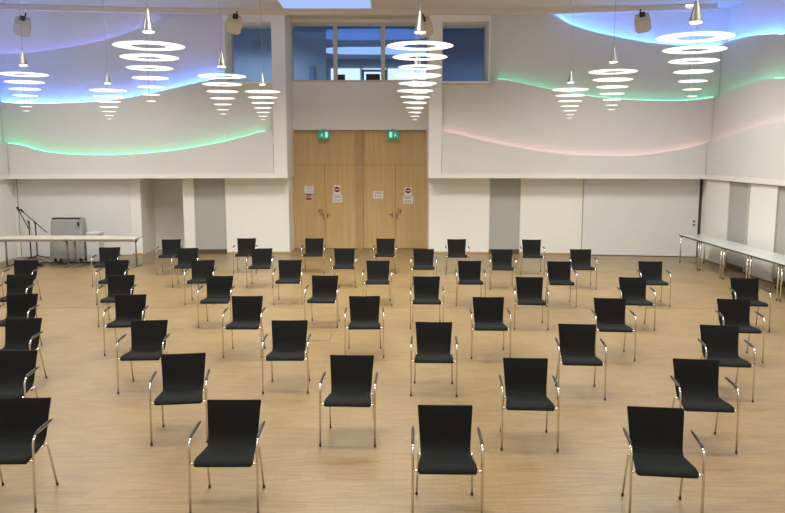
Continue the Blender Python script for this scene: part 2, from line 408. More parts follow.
def lside(z, d, sl):
    y = yc(d); y = yw(XL) - d - eps
    return [(y, z), (y - 1, z + sl), (y - 2.5, z + sl * 2.2), (y - 5, z + sl * 2.6), (y - 9, z + sl), (y - 14, z), (y - 18, z + sl)]
wave('wave_board', mleft, lside(Z(12, 143, DC), DC, .16), DC, ZC, 'led_green', 'lowest wave board of the left side wall, green light at the picture edge', 'green light strip')
wave('wave_board', mleft, lside(Z(10, 101.5, DB), DB, .16), DB, ZC, 'led_blue', 'wave board of the left side wall with blue light', 'blue light strip')
wave('wave_board', mleft, lside(Z(8, 54, DA), DA, -.05), DA, ZC, 'led_violet', 'uppermost wave board of the left side wall, faint violet edge', 'faint violet light strip')

# ------------------------------------------------------------------ doors
DD = -1.05
pxs = ((293.6, 356.8), (363.4, 427.4))
post0, post1 = X(356.8, 200, DD), X(363.4, 200, DD)
bm = bmesh.new(); wbx(bm, post0, post1, DD - .12, DD + .06, 0, dz)
struct(link('trim_2', bm, 'oak_post'), 'oak post between the two double doors')
bm = bmesh.new(); wbx(bm, xa - .2, xb + .2, DD - .2, DD - .1, 0, dz + .05)
struct(link('trim_3', bm, 'dark_gap'), 'dark gap round the doors')
tz = Z(360, 165, DD); sgn = [(325.0, 1), (395.5, 2)]
ends = (X(293.0, 200, DD), X(427.8, 200, DD))
for i in range(2):
    a, b = (ends[0], post0) if i == 0 else (post1, ends[1])
    mid = X((325.2, 395.6)[i], 200, DD); gp = .004
    o = wm(mid, DD, 0)
    e = bpy.data.objects.new('door_%d' % (i + 1), None); COL.objects.link(e); e.location = o
    struct(e, ('oak double door on the left with transom panel', 'oak double door on the right with transom panel')[i])
    link('transom_panel', wbox(a + gp, b - gp, DD - .08, DD, tz + gp, dz - .01, org=o), 'oak', e)
    for s, (u, v) in enumerate(((a, mid), (mid, b))):
        lf = link('door_leaf', wbox(u + gp, v - gp, DD - .08, DD, .01, tz - gp, org=o), 'oak', e)
    for s, (hx, hy, kind) in enumerate((((320.6, 211, 'ring'), (323.6, 215.6, 'lever'), (327.6, 215.3, 'lever'), (323.8, 218.5, 'cyl')), ((399.5, 210.8, 'ring'), (392.0, 215, 'lever'), (396.6, 215.2, 'lever'), (397.0, 218.5, 'cyl')))[i]):
        hX, hZ = at(hx, hy, DD); bm = bmesh.new(); c = wm(hX, DD, hZ) - o
        if kind == 'ring':
            tube(bm, [c + Vector((.055 * math.cos(k * math.pi / 8), -.02, .055 * math.sin(k * math.pi / 8))) for k in range(17)], .011, 6)
            nm = 'ring_handle'
        elif kind == 'lever':
            bx(bm, c.x - .02, c.x + .02, c.y - .012, c.y, c.z - .06, c.z + .06)
            sd = -1 if s == 1 else 1
            tube(bm, [c + Vector((0, 0, .03)), c + Vector((0, -.05, .03)), c + Vector((sd * .11, -.05, .03))], .010, 6); nm = 'door_handle'
        else:
            tube(bm, [c, c + Vector((0, -.02, 0))], .022, 10); nm = 'lock_cylinder'
        link(nm, bm, 'lock', e)

# notices
def sheet(px0, px1, py0, py1, name, label, kind, m='paper'):
    x0, z1 = at(px0, py0, DD); x1, z0 = at(px1, py1, DD); xm = (x0 + x1) / 2; zm = (z0 + z1) / 2
    o = wm(xm, DD, zm); e = thing(name, o, label, 'notice')
    link('sheet', wbox(x0, x1, DD, DD + .004, z0, z1, org=o), m, e)
    w, h = x1 - x0, z1 - z0; f = -.0065
    if kind == 'stop':
        bm = bmesh.new(); r = w * .40
        v = [bm.verts.new((r * math.cos(k * math.pi / 12), f, .02 + r * math.sin(k * math.pi / 12))) for k in range(24)]
        q = bmesh.ops.extrude_face_region(bm, geom=[bm.faces.new(v)]); bmesh.ops.translate(bm, verts=[g for g in q['geom'] if isinstance(g, bmesh.types.BMVert)], vec=(0, .003, 0))
        d = link('printed_disc', bm, 'red', e); d['label'] = 'dark red round no-entry mark'
        link('printed_bar', box(-r * .68, r * .68, f - .003, f, .02 - r * .17, .02 + r * .17), 'paper', d)
    elif kind == 'people':
        bm = bmesh.new()
        for k in range(3):
            cx = -w * .25 + k * w * .25
            bx(bm, cx - w * .05, cx + w * .05, f, -.004, -h * .34, -h * .05)
        bx(bm, -w * .36, w * .36, f, -.004, h * .16, h * .24); bx(bm, -w * .3, w * .3, f, -.004, h * .32, h * .38)
        link('printed_marks', bm, 'ink', e)
    elif kind == 'text':
        bm = bmesh.new()
        for k in range(4): bx(bm, -w * .36, w * (.36 - .12 * (k % 2)), f, -.004, h * (.3 - .2 * k), h * (.34 - .2 * k))
        link('printed_lines', bm, 'ink', e)
    elif kind == 'redtext':
        bm = bmesh.new(); bx(bm, -w * .42, w * .42, f, -.004, h * .24, h * .40); bx(bm, -w * .42, w * .42, f, -.004, -h * .22, -h * .02)
        bx(bm, -w * .3, w * .3, f, -.004, h * .08, h * .14)
        link('printed_bands', bm, 'red', e)
sheet(304.3, 314, 186, 193, 'notice_sheet', 'white landscape notice topmost on the leftmost oak door leaf', 'text')
sheet(305, 312.2, 193.2, 202.3, 'notice_sheet', 'pink notice with red bands below the white one, leftmost door leaf', 'redtext', 'pink_paper')
sheet(333.4, 340.6, 185.3, 194.8, 'notice_sheet', 'white no-entry notice with red disc on the left double door', 'stop')
sheet(332.4, 342.4, 195, 202.4, 'notice_sheet', 'white notice with three marks below the left no-entry disc', 'people')
sheet(373.2, 383.2, 191, 198.6, 'notice_sheet', 'single white notice with small marks, right of the oak post', 'people')
sheet(404.6, 411.6, 187, 195.6, 'notice_sheet', 'white no-entry notice with red disc on the rightmost door leaf', 'stop')
sheet(403.2, 413, 195.8, 203.6, 'notice_sheet', 'white notice with three marks below the rightmost no-entry disc', 'people')

# exit signs under the door head
for i, px in enumerate((324, 393.3)):
    x0, z0 = at(px, 134.8, -.86); o = wm(x0, -.86, z0)
    e = thing('exit_sign', o, ('green emergency exit sign above the left double door', 'green emergency exit sign above the right double door')[i], 'exit sign', 'exit signs above the doors')
    link('sign_box', box(-.175, .175, -.03, .03, -.125, .125), 'exit', e, bevel=.008)
    link('bracket', box(-.05, .05, -.02, .02, .12, .17), 'alu', e)
    bm = bmesh.new(); s = 1 if i == 0 else -1
    def q(a, b, c, d): bx(bm, min(a * s, b * s), max(a * s, b * s), -.035, -.031, c, d)
    q(.03, .12, -.08, .085)                                 # doorway
    bm2 = bm
    tube(bm, [(s * -.065, -.033, -.005), (s * -.05, -.033, .035)], .016, 6)          # torso
    tube(bm, [(s * -.045, -.033, .072), (s * -.043, -.033, .076)], .019, 8)
    tube(bm, [(s * -.065, -.033, -.005), (s * -.03, -.033, -.03), (s * -.035, -.033, -.08)], .009, 6)
    tube(bm, [(s * -.065, -.033, -.005), (s * -.095, -.033, -.04), (s * -.13, -.033, -.045)], .009, 6)
    tube(bm, [(s * -.05, -.033, .035), (s * -.09, -.033, .02)], .008, 6)
    link('pictogram', bm, 'exit_white', e)['label'] = 'pale running figure and doorway'

# ------------------------------------------------------------------ windows
def window(n, x0, x1, d, z0, z1, splits, label, t=.06, h=.09):
    e = bpy.data.objects.new('window_%d' % n, None); COL.objects.link(e); o = wm((x0 + x1) / 2, d, z0); e.location = o; struct(e, label)
    bm = bmesh.new()
    wbx(bm, x0, x1, d - .05, d + .05, z1 - h, z1, org=o); wbx(bm, x0, x1, d - .05, d + .05, z0, z0 + t, org=o)
    wbx(bm, x0, x0 + t, d - .05, d + .05, z0 + t, z1 - h, org=o); wbx(bm, x1 - t, x1, d - .05, d + .05, z0 + t, z1 - h, org=o)
    link('window_frame', bm, 'frame', e)
    ed = [x0 + t] + list(splits) + [x1 - t]
    for s in splits: link('mullion', wbox(s - .06, s + .06, d - .05, d + .05, z0 + t, z1 - h, org=o), 'frame', e)
    for a, b in zip(ed, ed[1:]): link('pane', wbox(a, b, d - .004, d + .004, z0 + t - .01, z1 - h + .01, org=o), 'glass', e)
window(1, wl0, wl1, -.5, wz0, wz1, [], 'small square window left of the pier', .025, .03)
window(2, X(290.3, 50, DR), X(430, 50, DR), DR - .06, cz0, cz1, [X(335.2, 50, DR), X(383, 50, DR)], 'wide three-pane window above the doors')
window(3, wr0, wr1, -.5, wz0, wz1, [], 'small square window right of the pier', .025, .03)

# the upstairs room behind the windows
bm = bmesh.new()
bx(bm, -9, 8, 22.95, 37.2, 4.0, 4.2)
bx(bm, -9, 8, 37, 37.3, 4, 7.6); bx(bm, -9.3, -9, 23.3, 37, 4, 7.6); bx(bm, 8, 8.3, 23.3, 37, 4, 7.6)
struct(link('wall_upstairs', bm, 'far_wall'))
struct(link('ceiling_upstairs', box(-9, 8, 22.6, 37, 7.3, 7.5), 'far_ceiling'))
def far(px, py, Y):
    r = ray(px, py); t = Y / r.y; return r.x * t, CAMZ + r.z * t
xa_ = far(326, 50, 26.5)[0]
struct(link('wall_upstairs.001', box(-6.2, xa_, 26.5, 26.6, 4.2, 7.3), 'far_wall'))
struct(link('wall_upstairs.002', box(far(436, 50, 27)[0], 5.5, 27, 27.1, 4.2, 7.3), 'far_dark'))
struct(link('trim_4', box(far(309, 50, 26.4)[0], far(314, 50, 26.4)[0], 26.4, 26.5, 4.2, far(312, 66, 26.4)[1]), 'far_ceiling'))
def strip(nm, px0, px1, Y0, Y1, m, lab):
    bm = bmesh.new(); n = 10; prev = None
    xA, xB = far(px0, 40, (Y0 + Y1) / 2)[0], far(px1, 40, (Y0 + Y1) / 2)[0]
    for k in range(n + 1):
        u = k / n; x = xA + (xB - xA) * u; w = (Y1 - Y0) / 2 * math.sqrt(max(.02, 1 - (2 * u - 1) ** 4)); ym = (Y0 + Y1) / 2
        c = [bm.verts.new((x, ym - w, 7.24)), bm.verts.new((x, ym + w, 7.24)), bm.verts.new((x, ym + w, 7.30)), bm.verts.new((x, ym - w, 7.30))]
        if prev:
            for j in range(4): bm.faces.new((prev[j], prev[(j + 1) % 4], c[(j + 1) % 4], c[j]))
        else: bm.faces.new(c)
        prev = c
    bm.faces.new(prev[::-1]); tag(link(nm, bm, m), lab, 'light')
strip('ceiling_light_band', 312, 432, 27.9, 30.2, 'far_strip', 'blue curved light band nearer the glass on the upstairs ceiling')
strip('ceiling_light_band', 318, 440, 32.6, 34.6, 'far_strip2', 'pale blue light band farther back on the upstairs ceiling')
bm = bmesh.new()
for a, b in ((331, 360), (362.5, 386), (388, 430)):
    bx(bm, far(a, 70, 36.9)[0], far(b, 70, 36.9)[0], 36.9, 36.95, 4.9, far(350, 68.5, 36.9)[1])
tag(link('far_window_row', bm, 'far_window'), 'bright daylit windows at the far end of the upstairs room', 'window')
bm = bmesh.new()
fx0, fx1 = far(361.5, 70, 36.7)[0], far(387, 70, 36.7)[0]; fz = far(370, 69.5, 36.7)[1]
bx(bm, fx0, fx0 + .12, 36.7, 36.8, 4.2, fz); bx(bm, fx1 - .12, fx1, 36.7, 36.8, 4.2, fz); bx(bm, fx0, fx1, 36.7, 36.8, fz - .1, fz)
struct(link('trim_5', bm, 'far_dark'))
for px0, px1, py, lab in ((337, 345, 74.5, 'dark monitor at the window mullion in the upstairs room'), (366, 380, 74, 'dark monitor in front of the bright windows in the upstairs room')):
    a, b = far(px0, 70, 24.8)[0], far(px1, 70, 24.8)[0]; zt = far(px0, py, 24.8)[1]; cx = (a + b) / 2
    e = thing('monitor', (cx, 24.8, 4.2), lab, 'monitor', 'monitors in the upstairs room')
    link('screen', box(a - cx, b - cx, -.03, .03, zt - 4.2 - .42, zt - 4.2), 'black', e, bevel=.01)
    link('stand', box(-.03, .03, -.02, .02, 0, zt - 4.6), 'black', e); link('stand_base', box(-.15, .15, -.1, .1, 0, .03), 'black', e)
for px, py in ((360, 30), (350, 58), (374, 58)):
    r = ray(px, py); t = (7.29 - CAMZ) / r.z; p = r * t
    bm = bmesh.new(); lathe(bm, [(.05, 0), (.05, .02)], 12)
    if p.y < 36: o = link('spot_light', bm, 'far_window'); o.location = (p.x, p.y, 7.275); tag(o, 'tiny ceiling spot in the upstairs room', 'light', 'tiny ceiling spots upstairs')

# ceiling light box and downlights
r0 = [ray(px, 4) * ((CZ - CAMZ) / ray(px, 4).z) for px in (281, 371)]
e = thing('ceiling_lightbox', ((r0[0].x + r0[1].x) / 2, 19.9, CZ), 'pale blue glowing panel in the ceiling above the wide window', 'ceiling light')
hw = (r0[1].x - r0[0].x) / 2
link('diffuser', box(-hw, hw, -1.5, 1.15, -.02, 0), 'sky_panel', e)
bm = bmesh.new(); bx(bm, -hw - .03, -hw, -1.5, 1.15, -.03, 0); bx(bm, hw, hw + .03, -1.5, 1.15, -.03, 0); bx(bm, -hw - .03, hw + .03, 1.15, 1.18, -.03, 0); bx(bm, -hw - .03, hw + .03, -1.53, -1.5, -.03, 0)
link('frame', bm, 'beam', e)
for px, py, lab in ((671.5, 13.2, 'round ceiling downlight right of the rightmost ceiling speaker'), (36.5, 16.6, 'round ceiling downlight beside the leftmost ceiling speaker')):
    r = ray(px, py); p = r * ((CZ - CAMZ) / r.z)
    e = thing('downlight', (p.x, min(p.y, 20.6), CZ), lab, 'ceiling light', 'downlights at the back wall')
    bm = bmesh.new(); lathe(bm, [(.14, 0), (.14, -.02), (.11, -.025)], 24); link('trim_ring', bm, 'alu', e)
    bm = bmesh.new(); lathe(bm, [(.105, -.025), (.105, -.04), (.06, -.05)], 24); link('lens', bm, 'down', e)

# ------------------------------------------------------------------ ceiling speakers
def speaker(px, py, Yp, yaw, lab):
    x0, z0 = far(px, py, Yp)
    e = thing('ceiling_speaker', (x0, Yp, z0), lab, 'loudspeaker', 'beige loudspeakers below the ceiling', yaw); e.rotation_euler = (0, R(13 if yaw > 0 else -10), yaw); e.scale = (.92, .92, .92)
    bm = bmesh.new()
    pr = [(-.19, .25), (.19, .25), (.22, .10), (.22, -.17), (.14, -.25), (-.14, -.25), (-.22, -.17), (-.22, .10)]
    back = [(-.13, .22), (.13, .22), (.15, .08), (.15, -.13), (.10, -.20), (-.10, -.20), (-.15, -.13), (-.15, .08)]
    f = [bm.verts.new((x, -.15, z)) for x, z in pr]; b = [bm.verts.new((x, .15, z)) for x, z in back]
    bm.faces.new(f); bm.faces.new(b[::-1])
    for k in range(8): bm.faces.new((f[k], b[k], b[(k + 1) % 8], f[(k + 1) % 8]))
    bmesh.ops.rotate(bm, verts=bm.verts, matrix=Matrix.Rotation(R(22), 3, 'X'))
    link('cabinet', bm, 'speaker', e, bevel=.02)
    bm = bmesh.new(); f = [bm.verts.new((x * .88, -.152, z * .55 - .07)) for x, z in pr]; g = [bm.verts.new((x * .88, -.162, z * .55 - .07)) for x, z in pr]
    bm.faces.new(f[::-1]); bm.faces.new(g)
    for k in range(8): bm.faces.new((f[k], g[k], g[(k + 1) % 8], f[(k + 1) % 8]))
    bmesh.ops.rotate(bm, verts=bm.verts, matrix=Matrix.Rotation(R(22), 3, 'X'))
    link('grille', bm, 'speaker_grille', e, bevel=.01)
    bm = bmesh.new(); bx(bm, -.07, .07, -.30, -.235, .10, .23)
    link('bracket_plate', bm, 'black', e)
    bm = bmesh.new(); tube(bm, [(0, .0, .2), (0, .0, .36)], .02, 8); link('ceiling_bracket', bm, 'steel_dark', e)
speaker(23.5, 26, 19.6, R(14), 'beige ceiling loudspeaker at the far left, above a pendant lamp')
speaker(234.5, 24, 19.9, R(10), 'beige ceiling loudspeaker beside the small left window')
speaker(425, 27, 20.0, R(-8), 'beige ceiling loudspeaker half hidden behind the central pendant lamp')
speaker(642, 22.5, 19.6, R(-12), 'beige ceiling loudspeaker on the right in front of the blue light')

# ------------------------------------------------------------------ pendant lamps
RD = [.85, .70, .56, .44, .325, .215, .12]
DZ = [0, .137, .263, .382, .488, .581, .657]
def pendant(x, y, z, lab):
    e = thing('pendant_lamp', (x, y, z), lab, 'pendant lamp', 'tiered ring pendant lamps')
    for i, (d, dzz) in enumerate(zip(RD, DZ)):
        r = d / 2; ri = max(.03, r * (.52 if i == 0 else .46 if i < 3 else .36)); zz = -dzz
        bm = bmesh.new(); lathe(bm, [(ri, zz - .008), (r - .01, zz - .004), (r, zz), (r - .01, zz + .004), (ri, zz + .001)], 40, close=True)
        link('ring', bm, 'ring', e, smooth=False)
    bm = bmesh.new(); lathe(bm, [(.075, .17), (.072, .19), (.02, .40), (.012, .43), (.008, .50)], 24)
    link('lamp_cone', bm, 'alu', e, smooth=False)
    bm = bmesh.new(); lathe(bm, [(.066, .160), (.066, .169)], 20); link('lamp_lens', bm, 'lens', e)
    bm = bmesh.new(); tube(bm, [(0, 0, .50), (0, 0, CZ - z)], .004, 6); link('cord', bm, 'alu', e)
    bm = bmesh.new()
    for k in range(3):
        a = 2 * math.pi * k / 3 + .4; tube(bm, [(.05 * math.cos(a), .05 * math.sin(a), .17), (.045 * math.cos(a), .045 * math.sin(a), -.66)], .0025, 4)
    link('suspension_wires', bm, 'alu', e)
    ld = bpy.data.lights.new('pendant_glow', 'SPOT'); ld.energy = 55; ld.color = (1.0, .97, .88); ld.spot_size = R(150); ld.spot_blend = .6; ld.shadow_soft_size = .12
    lo = bpy.data.objects.new('pendant_glow', ld); COL.objects.link(lo); lo.location = (x, y, z - .72)
def pz(px, py, w, lab):
    z_ = .85 * 755 / w; r = ray(px, py); p = Vector((0, 0, CAMZ)) + r * z_; pendant(p.x, p.y, p.z, lab)
pz(149, 46, 70, 'large tiered ring lamp hanging nearest on the left')
pz(420, 46, 67, 'large tiered ring lamp hanging nearest in the centre')
pz(695, 37.5, 74.5, 'largest tiered ring lamp, hanging at the right')
pz(24, 74.6, 46, 'tiered ring lamp hanging at the far left edge below a loudspeaker')
pz(222, 76.4, 48, 'middle-distance tiered ring lamp just left of the small left window')
pz(417.7, 75.6, 47.5, 'middle-distance tiered ring lamp overlapping the nearest central one')
pz(613, 71.8, 48, 'middle-distance tiered ring lamp in front of the green light on the right')
pz(108, 90.5, 36, 'small distant tiered ring lamp, leftmost of the back row')
pz(262.5, 91.7, 35.5, 'small distant tiered ring lamp below the small left window')
pz(415, 91, 36.5, 'small distant tiered ring lamp, lowest in the central cluster')
pz(570.5, 89.7, 36, 'small distant tiered ring lamp where the mint green light line begins')

# ------------------------------------------------------------------ chairs
def make_chair():
    e = thing('armchair', (0, 0, 0), 'x', 'chair', 'black armchairs set out in staggered rows')
    def sheet_mesh(prof, n, th, curve, axis):
        bm = bmesh.new(); top = []; bot = []
        for i, (y, z, hw) in enumerate(prof):
            a = prof[max(0, i - 1)]; b = prof[min(len(prof) - 1, i + 1)]
            t = Vector((0, b[0] - a[0], b[1] - a[1])).normalized(); nn = Vector((0, -t.z, t.y))
            rt = []; rb = []
            for k in range(n + 1):
                u = 2 * k / n - 1; off = curve[i] * (u * u); p = Vector((hw * u, y, z)) + nn * off
                rt.append(bm.verts.new(p)); rb.append(bm.verts.new(p - nn * th))
            top.append(rt); bot.append(rb)
        m = len(prof)
        for i in range(m - 1):
            for k in range(n):
                bm.faces.new((top[i][k], top[i][k + 1], top[i + 1][k + 1], top[i + 1][k])); bm.faces.new((bot[i][k], bot[i + 1][k], bot[i + 1][k + 1], bot[i][k + 1]))
            bm.faces.new((top[i][0], top[i + 1][0], bot[i + 1][0], bot[i][0])); bm.faces.new((top[i][n], bot[i][n], bot[i + 1][n], top[i + 1][n]))
        for k in range(n):
            bm.faces.new((top[0][k], bot[0][k], bot[0][k + 1], top[0][k + 1])); bm.faces.new((top[-1][k], top[-1][k + 1], bot[-1][k + 1], bot[-1][k]))
        return bm
    sp = [(-.262, .420, .222), (-.256, .440, .232), (-.228, .456, .236), (-.15, .460, .232), (-.07, .452, .222), (.01, .446, .213), (.07, .443, .208), (.125, .450, .207)]
    seat = link('seat', sheet_mesh(sp, 8, .032, [0, 0, .002, .004, .008, .010, .010, .006], 0), 'fabric_seat', e, smooth=True)
    bp = [(.118, .450, .207), (.150, .464, .209), (.180, .500, .212), (.205, .56, .216), (.228, .64, .221), (.250, .72, .227), (.274, .79, .232), (.279, .802, .231)]
    bk = link('backrest', sheet_mesh(bp, 8, .028, [.008, .012, .016, .020, .022, .022, .020, .020], 1), 'fabric_back', e, smooth=True)
    for o in (seat, bk):
        bv = o.modifiers.new('bevel', 'BEVEL'); bv.width = .008; bv.segments = 2; bv.limit_method = 'ANGLE'; bv.angle_limit = R(50)
    for s in (-1, 1):
        bm = bmesh.new()
        tube(bm, arc_pts([(s * .275, -.245, .02), (s * .275, -.212, .635), (s * .274, .08, .636)], .10, 7), .0105, 8)
        fl = link('front_leg', bm, 'chrome', e, smooth=True)
        bm = bmesh.new(); tube(bm, [(s * .275, -.2465, 0), (s * .275, -.2450, .022)], .012, 8); link('glide', bm, 'rubber', fl)
        bm = bmesh.new(); tube(bm, arc_pts([(s * .275, -.218, .43), (s * .215, -.215, .428), (s * .205, -.1, .425), (s * .205, .10, .425), (s * .226, .155, .432), (s * .238, .268, .02)], .035), .0095, 8)
        rl = link('rear_leg', bm, 'chrome', e, smooth=True)
        bm = bmesh.new(); tube(bm, [(s * .2386, .2735, 0), (s * .2380, .268, .022)], .0115, 8); link('glide', bm, 'rubber', rl)
        bm = bmesh.new(); tube(bm, smooth_pts([(s * .275, -.168, .628), (s * .275, -.115, .643), (s * .274, .0, .648), (s * .273, .165, .646)], 3), [.010] + [.0125] * 8 + [.009], 8)
        link('armrest', bm, 'pad', e, smooth=True)
    bm = bmesh.new(); tube(bm, [(-.205, -.12, .418), (.205, -.12, .418)], .009, 8); tube(bm, [(-.205, .09, .418), (.205, .09, .418)], .009, 8)
    link('crossbar', bm, 'chrome', e, smooth=True)
    return e
def copy_tree(o, parent=None):
    c = o.copy(); COL.objects.link(c); c.parent = parent
    for ch in [q for q in o.children]: copy_tree(ch, c)
    return c
rows = [
 [(-3.21, 6.09, 1.4), (-1.37, 6.04, 0.4), (0.44, 5.90, -1.3), (2.18, 5.85, -7.0)],
 [(-4.06, 7.68, 3.9), (-2.19, 7.56, 8.0), (-0.44, 7.49, -2.6), (1.37, 7.38, -3.2), (3.12, 7.34, -5.2)],
 [(-4.76, 9.29, 1.7), (-3.09, 9.17, 3.2), (-1.31, 9.16, 0.3), (0.51, 9.06, -2.6), (2.28, 8.95, -5.0), (4.02, 8.89, -6.8)],
 [(-5.60, 10.99, 1.7), (-3.92, 10.92, 5.0), (-2.16, 10.80, 0.8), (-0.41, 10.80, 1.6), (1.41, 10.72, -1.8), (3.17, 10.64, -4.7), (4.95, 10.57, -6.2)],
 [(-6.50, 12.79, 3.8), (-4.71, 12.74, 5.2), (-2.99, 12.65, 0.8), (-1.19, 12.69, -3.7), (0.58, 12.59, -1.4), (2.33, 12.53, -4.9), (4.09, 12.50, -5.1), (5.96, 12.42, -7.4)],
 [(-7.26, 14.59, 4.7), (-5.46, 14.59, 3.9), (-3.75, 14.59, 4.0), (-2.03, 14.59, 1.4), (-0.29, 14.50, -0.8), (1.51, 14.48, -1.9), (3.25, 14.41, -4.1), (5.04, 14.41, -5.0)],
 [(-6.34, 16.61, 6.6), (-4.55, 16.49, 6.1), (-2.90, 16.43, 2.4), (-1.07, 16.43, 0.3), (0.68, 16.31, -1.6), (2.39, 16.24, -4.9), (4.13, 16.27, -5.1)],
 [(-5.41, 18.18, 5.9), (-3.61, 18.40, 4.3), (-1.94, 18.40, 1.1), (-0.18, 18.34, -1.8), (1.57, 18.21, -1.9), (3.38, 18.12, -5.6)],
]
ordn = ['first', 'second', 'third', 'fourth', 'fifth', 'sixth', 'seventh', 'eighth']
rown = ['front row', 'second row from the front', 'third row from the front', 'fourth row from the front', 'fifth row from the front', 'sixth row from the front', 'second row from the back', 'back row by the wall']
proto = make_chair(); first = True
for i, row in enumerate(rows):
    for j, (x, y, rz) in enumerate(row):
        c = proto if first else copy_tree(proto); first = False
        c.location = (x, y, 0); c.rotation_euler = (0, 0, R(rz))
        pos = 'leftmost' if j == 0 else 'rightmost' if j == len(row) - 1 else ordn[j] + ' from the left'
        c['label'] = 'black armchair with chrome legs, %s in the %s' % (pos, rown[i])

# ------------------------------------------------------------------ cream tables, left
def cream_table(x0, x1, lab):
    y0, y1 = 18.90, 19.62; cx = (x0 + x1) / 2; cy = (y0 + y1) / 2
    e = thing('folding_table', (cx, cy, 0), lab, 'table', 'cream tables along the left of the back wall'); hw = (x1 - x0) / 2 - .004; hd = (y1 - y0) / 2
    link('tabletop', box(-hw, hw, -hd, hd, .738, .770), 'table_white', e, bevel=.006)
    link('edge_rail', box(-hw + .05, hw - .05, -hd + .04, -hd + .07, .683, .738), 'table_edge', e)
    for s in (-1, 1):
        x = s * (hw - .09)
        bm = bmesh.new(); tube(bm, [(x, 0, .05), (x, 0, .738)], .025, 8); tube(bm, [(x, -.26, .738), (x, 0, .62), (x, .26, .738)], .012, 6)
        tube(bm, [(x, -.02, .64), (x - s * .14, -.02, .738)], .012, 6)
        lg = link('leg', bm, 'alu', e, smooth=True)
        bm = bmesh.new(); bx(bm, x - .025, x + .025, -.32, .32, .0, .035); bx(bm, x - .02, x + .02, -.04, .04, .03, .06); link('foot', bm, 'alu', lg, bevel=.008)
cream_table(-8.26, -6.50, 'cream folding table, right one of the pair in front of the microphone stands')
cream_table(-10.03, -8.27, 'cream folding table, left one of the pair reaching the picture edge')

# ------------------------------------------------------------------ grey tables along the right wall
labs = ['farthest grey table by the dark corner gap in the right corner', 'second farthest grey table along the right wall', 'third farthest grey table along the right wall',
        'fourth grey table from the corner along the right wall', 'nearest grey table along the right wall, cut by the picture edge']
for i in range(5):
    ya = 19.98 - 1.315 * i; yb = ya - 1.305; xc = 7.98; cy = (ya + yb) / 2
    e = thing('side_table', (xc, cy, 0), labs[i], 'table', 'grey tables in a row along the right wall')
    link('tabletop', box(-.36, .36, -.652, .652, .733, .758), ['table_grey'], e, bevel=.004)
    link('edge_band', box(-.364, -.358, -.652, .652, .726, .756), 'table_grey_edge', e)['label'] = 'dark edge along the front'
    for sx_ in (-1, 1):
        for sy in (-1, 1):
            bm = bmesh.new(); tube(bm, [(sx_ * .32, sy * .59, .01), (sx_ * .32, sy * .59, .733)], .016, 10)
            lg = link('leg', bm, 'chrome', e, smooth=True)
            bm = bmesh.new(); tube(bm, [(sx_ * .32, sy * .59, 0), (sx_ * .32, sy * .59, .02)], .019, 10); link('glide', bm, 'rubber', lg)
    bm = bmesh.new()
    for sy in (-1, 1): tube(bm, [(-.32, sy * .59, .713), (.32, sy * .59, .695)], .014, 6)
    tube(bm, [(-.32, -.59, .713), (-.32, .59, .713)], .014, 6); tube(bm, [(.32, -.59, .713), (.32, .59, .713)], .014, 6)
    link('under_frame', bm, 'chrome', e, smooth=True)

# ------------------------------------------------------------------ microphone stands, covered trolley, white box, cables
def mic(px, Yp, topx, topy, endx, endy, lab, py_j):
    x0 = far(px, 200, Yp)[0]; e = thing('microphone_stand', (x0, Yp, 0), lab, 'microphone stand', 'microphone stands by the left wall leaf')
    zj = far(px, py_j, Yp)[1]
    bm = bmesh.new(); tube(bm, [(0, 0, .09), (0, 0, zj)], .018, 8); link('pole', bm, 'steel_dark', e)
    bm = bmesh.new(); tube(bm, [(0, 0, zj - .03), (0, -.04, zj + .03)], .028, 8); link('clutch', bm, 'steel_dark', e)
    tx, tz_ = far(topx, topy, Yp); ex, ez = far(endx, endy, Yp)
    bm = bmesh.new(); tube(bm, [(tx - x0, -.05, tz_), (ex - x0, -.05, ez)], .014, 6); link('boom_arm', bm, 'steel_dark', e)
    v = Vector((tx - ex, 0, tz_ - ez)).normalized()
    bm = bmesh.new(); a = Vector((tx - x0, -.05, tz_)); tube(bm, [a - v * .08, a - v * .02, a + v * .05], [.018, .03, .03], 8); link('microphone', bm, 'black', e)
    for k in range(3):
        an = 2 * math.pi * k / 3 + .5
        bm = bmesh.new(); tube(bm, [(0, 0, .11), (.30 * math.cos(an), .30 * math.sin(an), .012)], .011, 6); link('tripod_leg', bm, 'steel_dark', e)
mic(27.5, 20.2, 18.8, 208.5, 31, 231, 'thin black microphone stand standing left, nearest the side wall', 222)
mic(33.8, 20.62, 22.5, 210.5, 48, 232.5, 'black microphone stand with long boom reaching down to the right', 222.5)

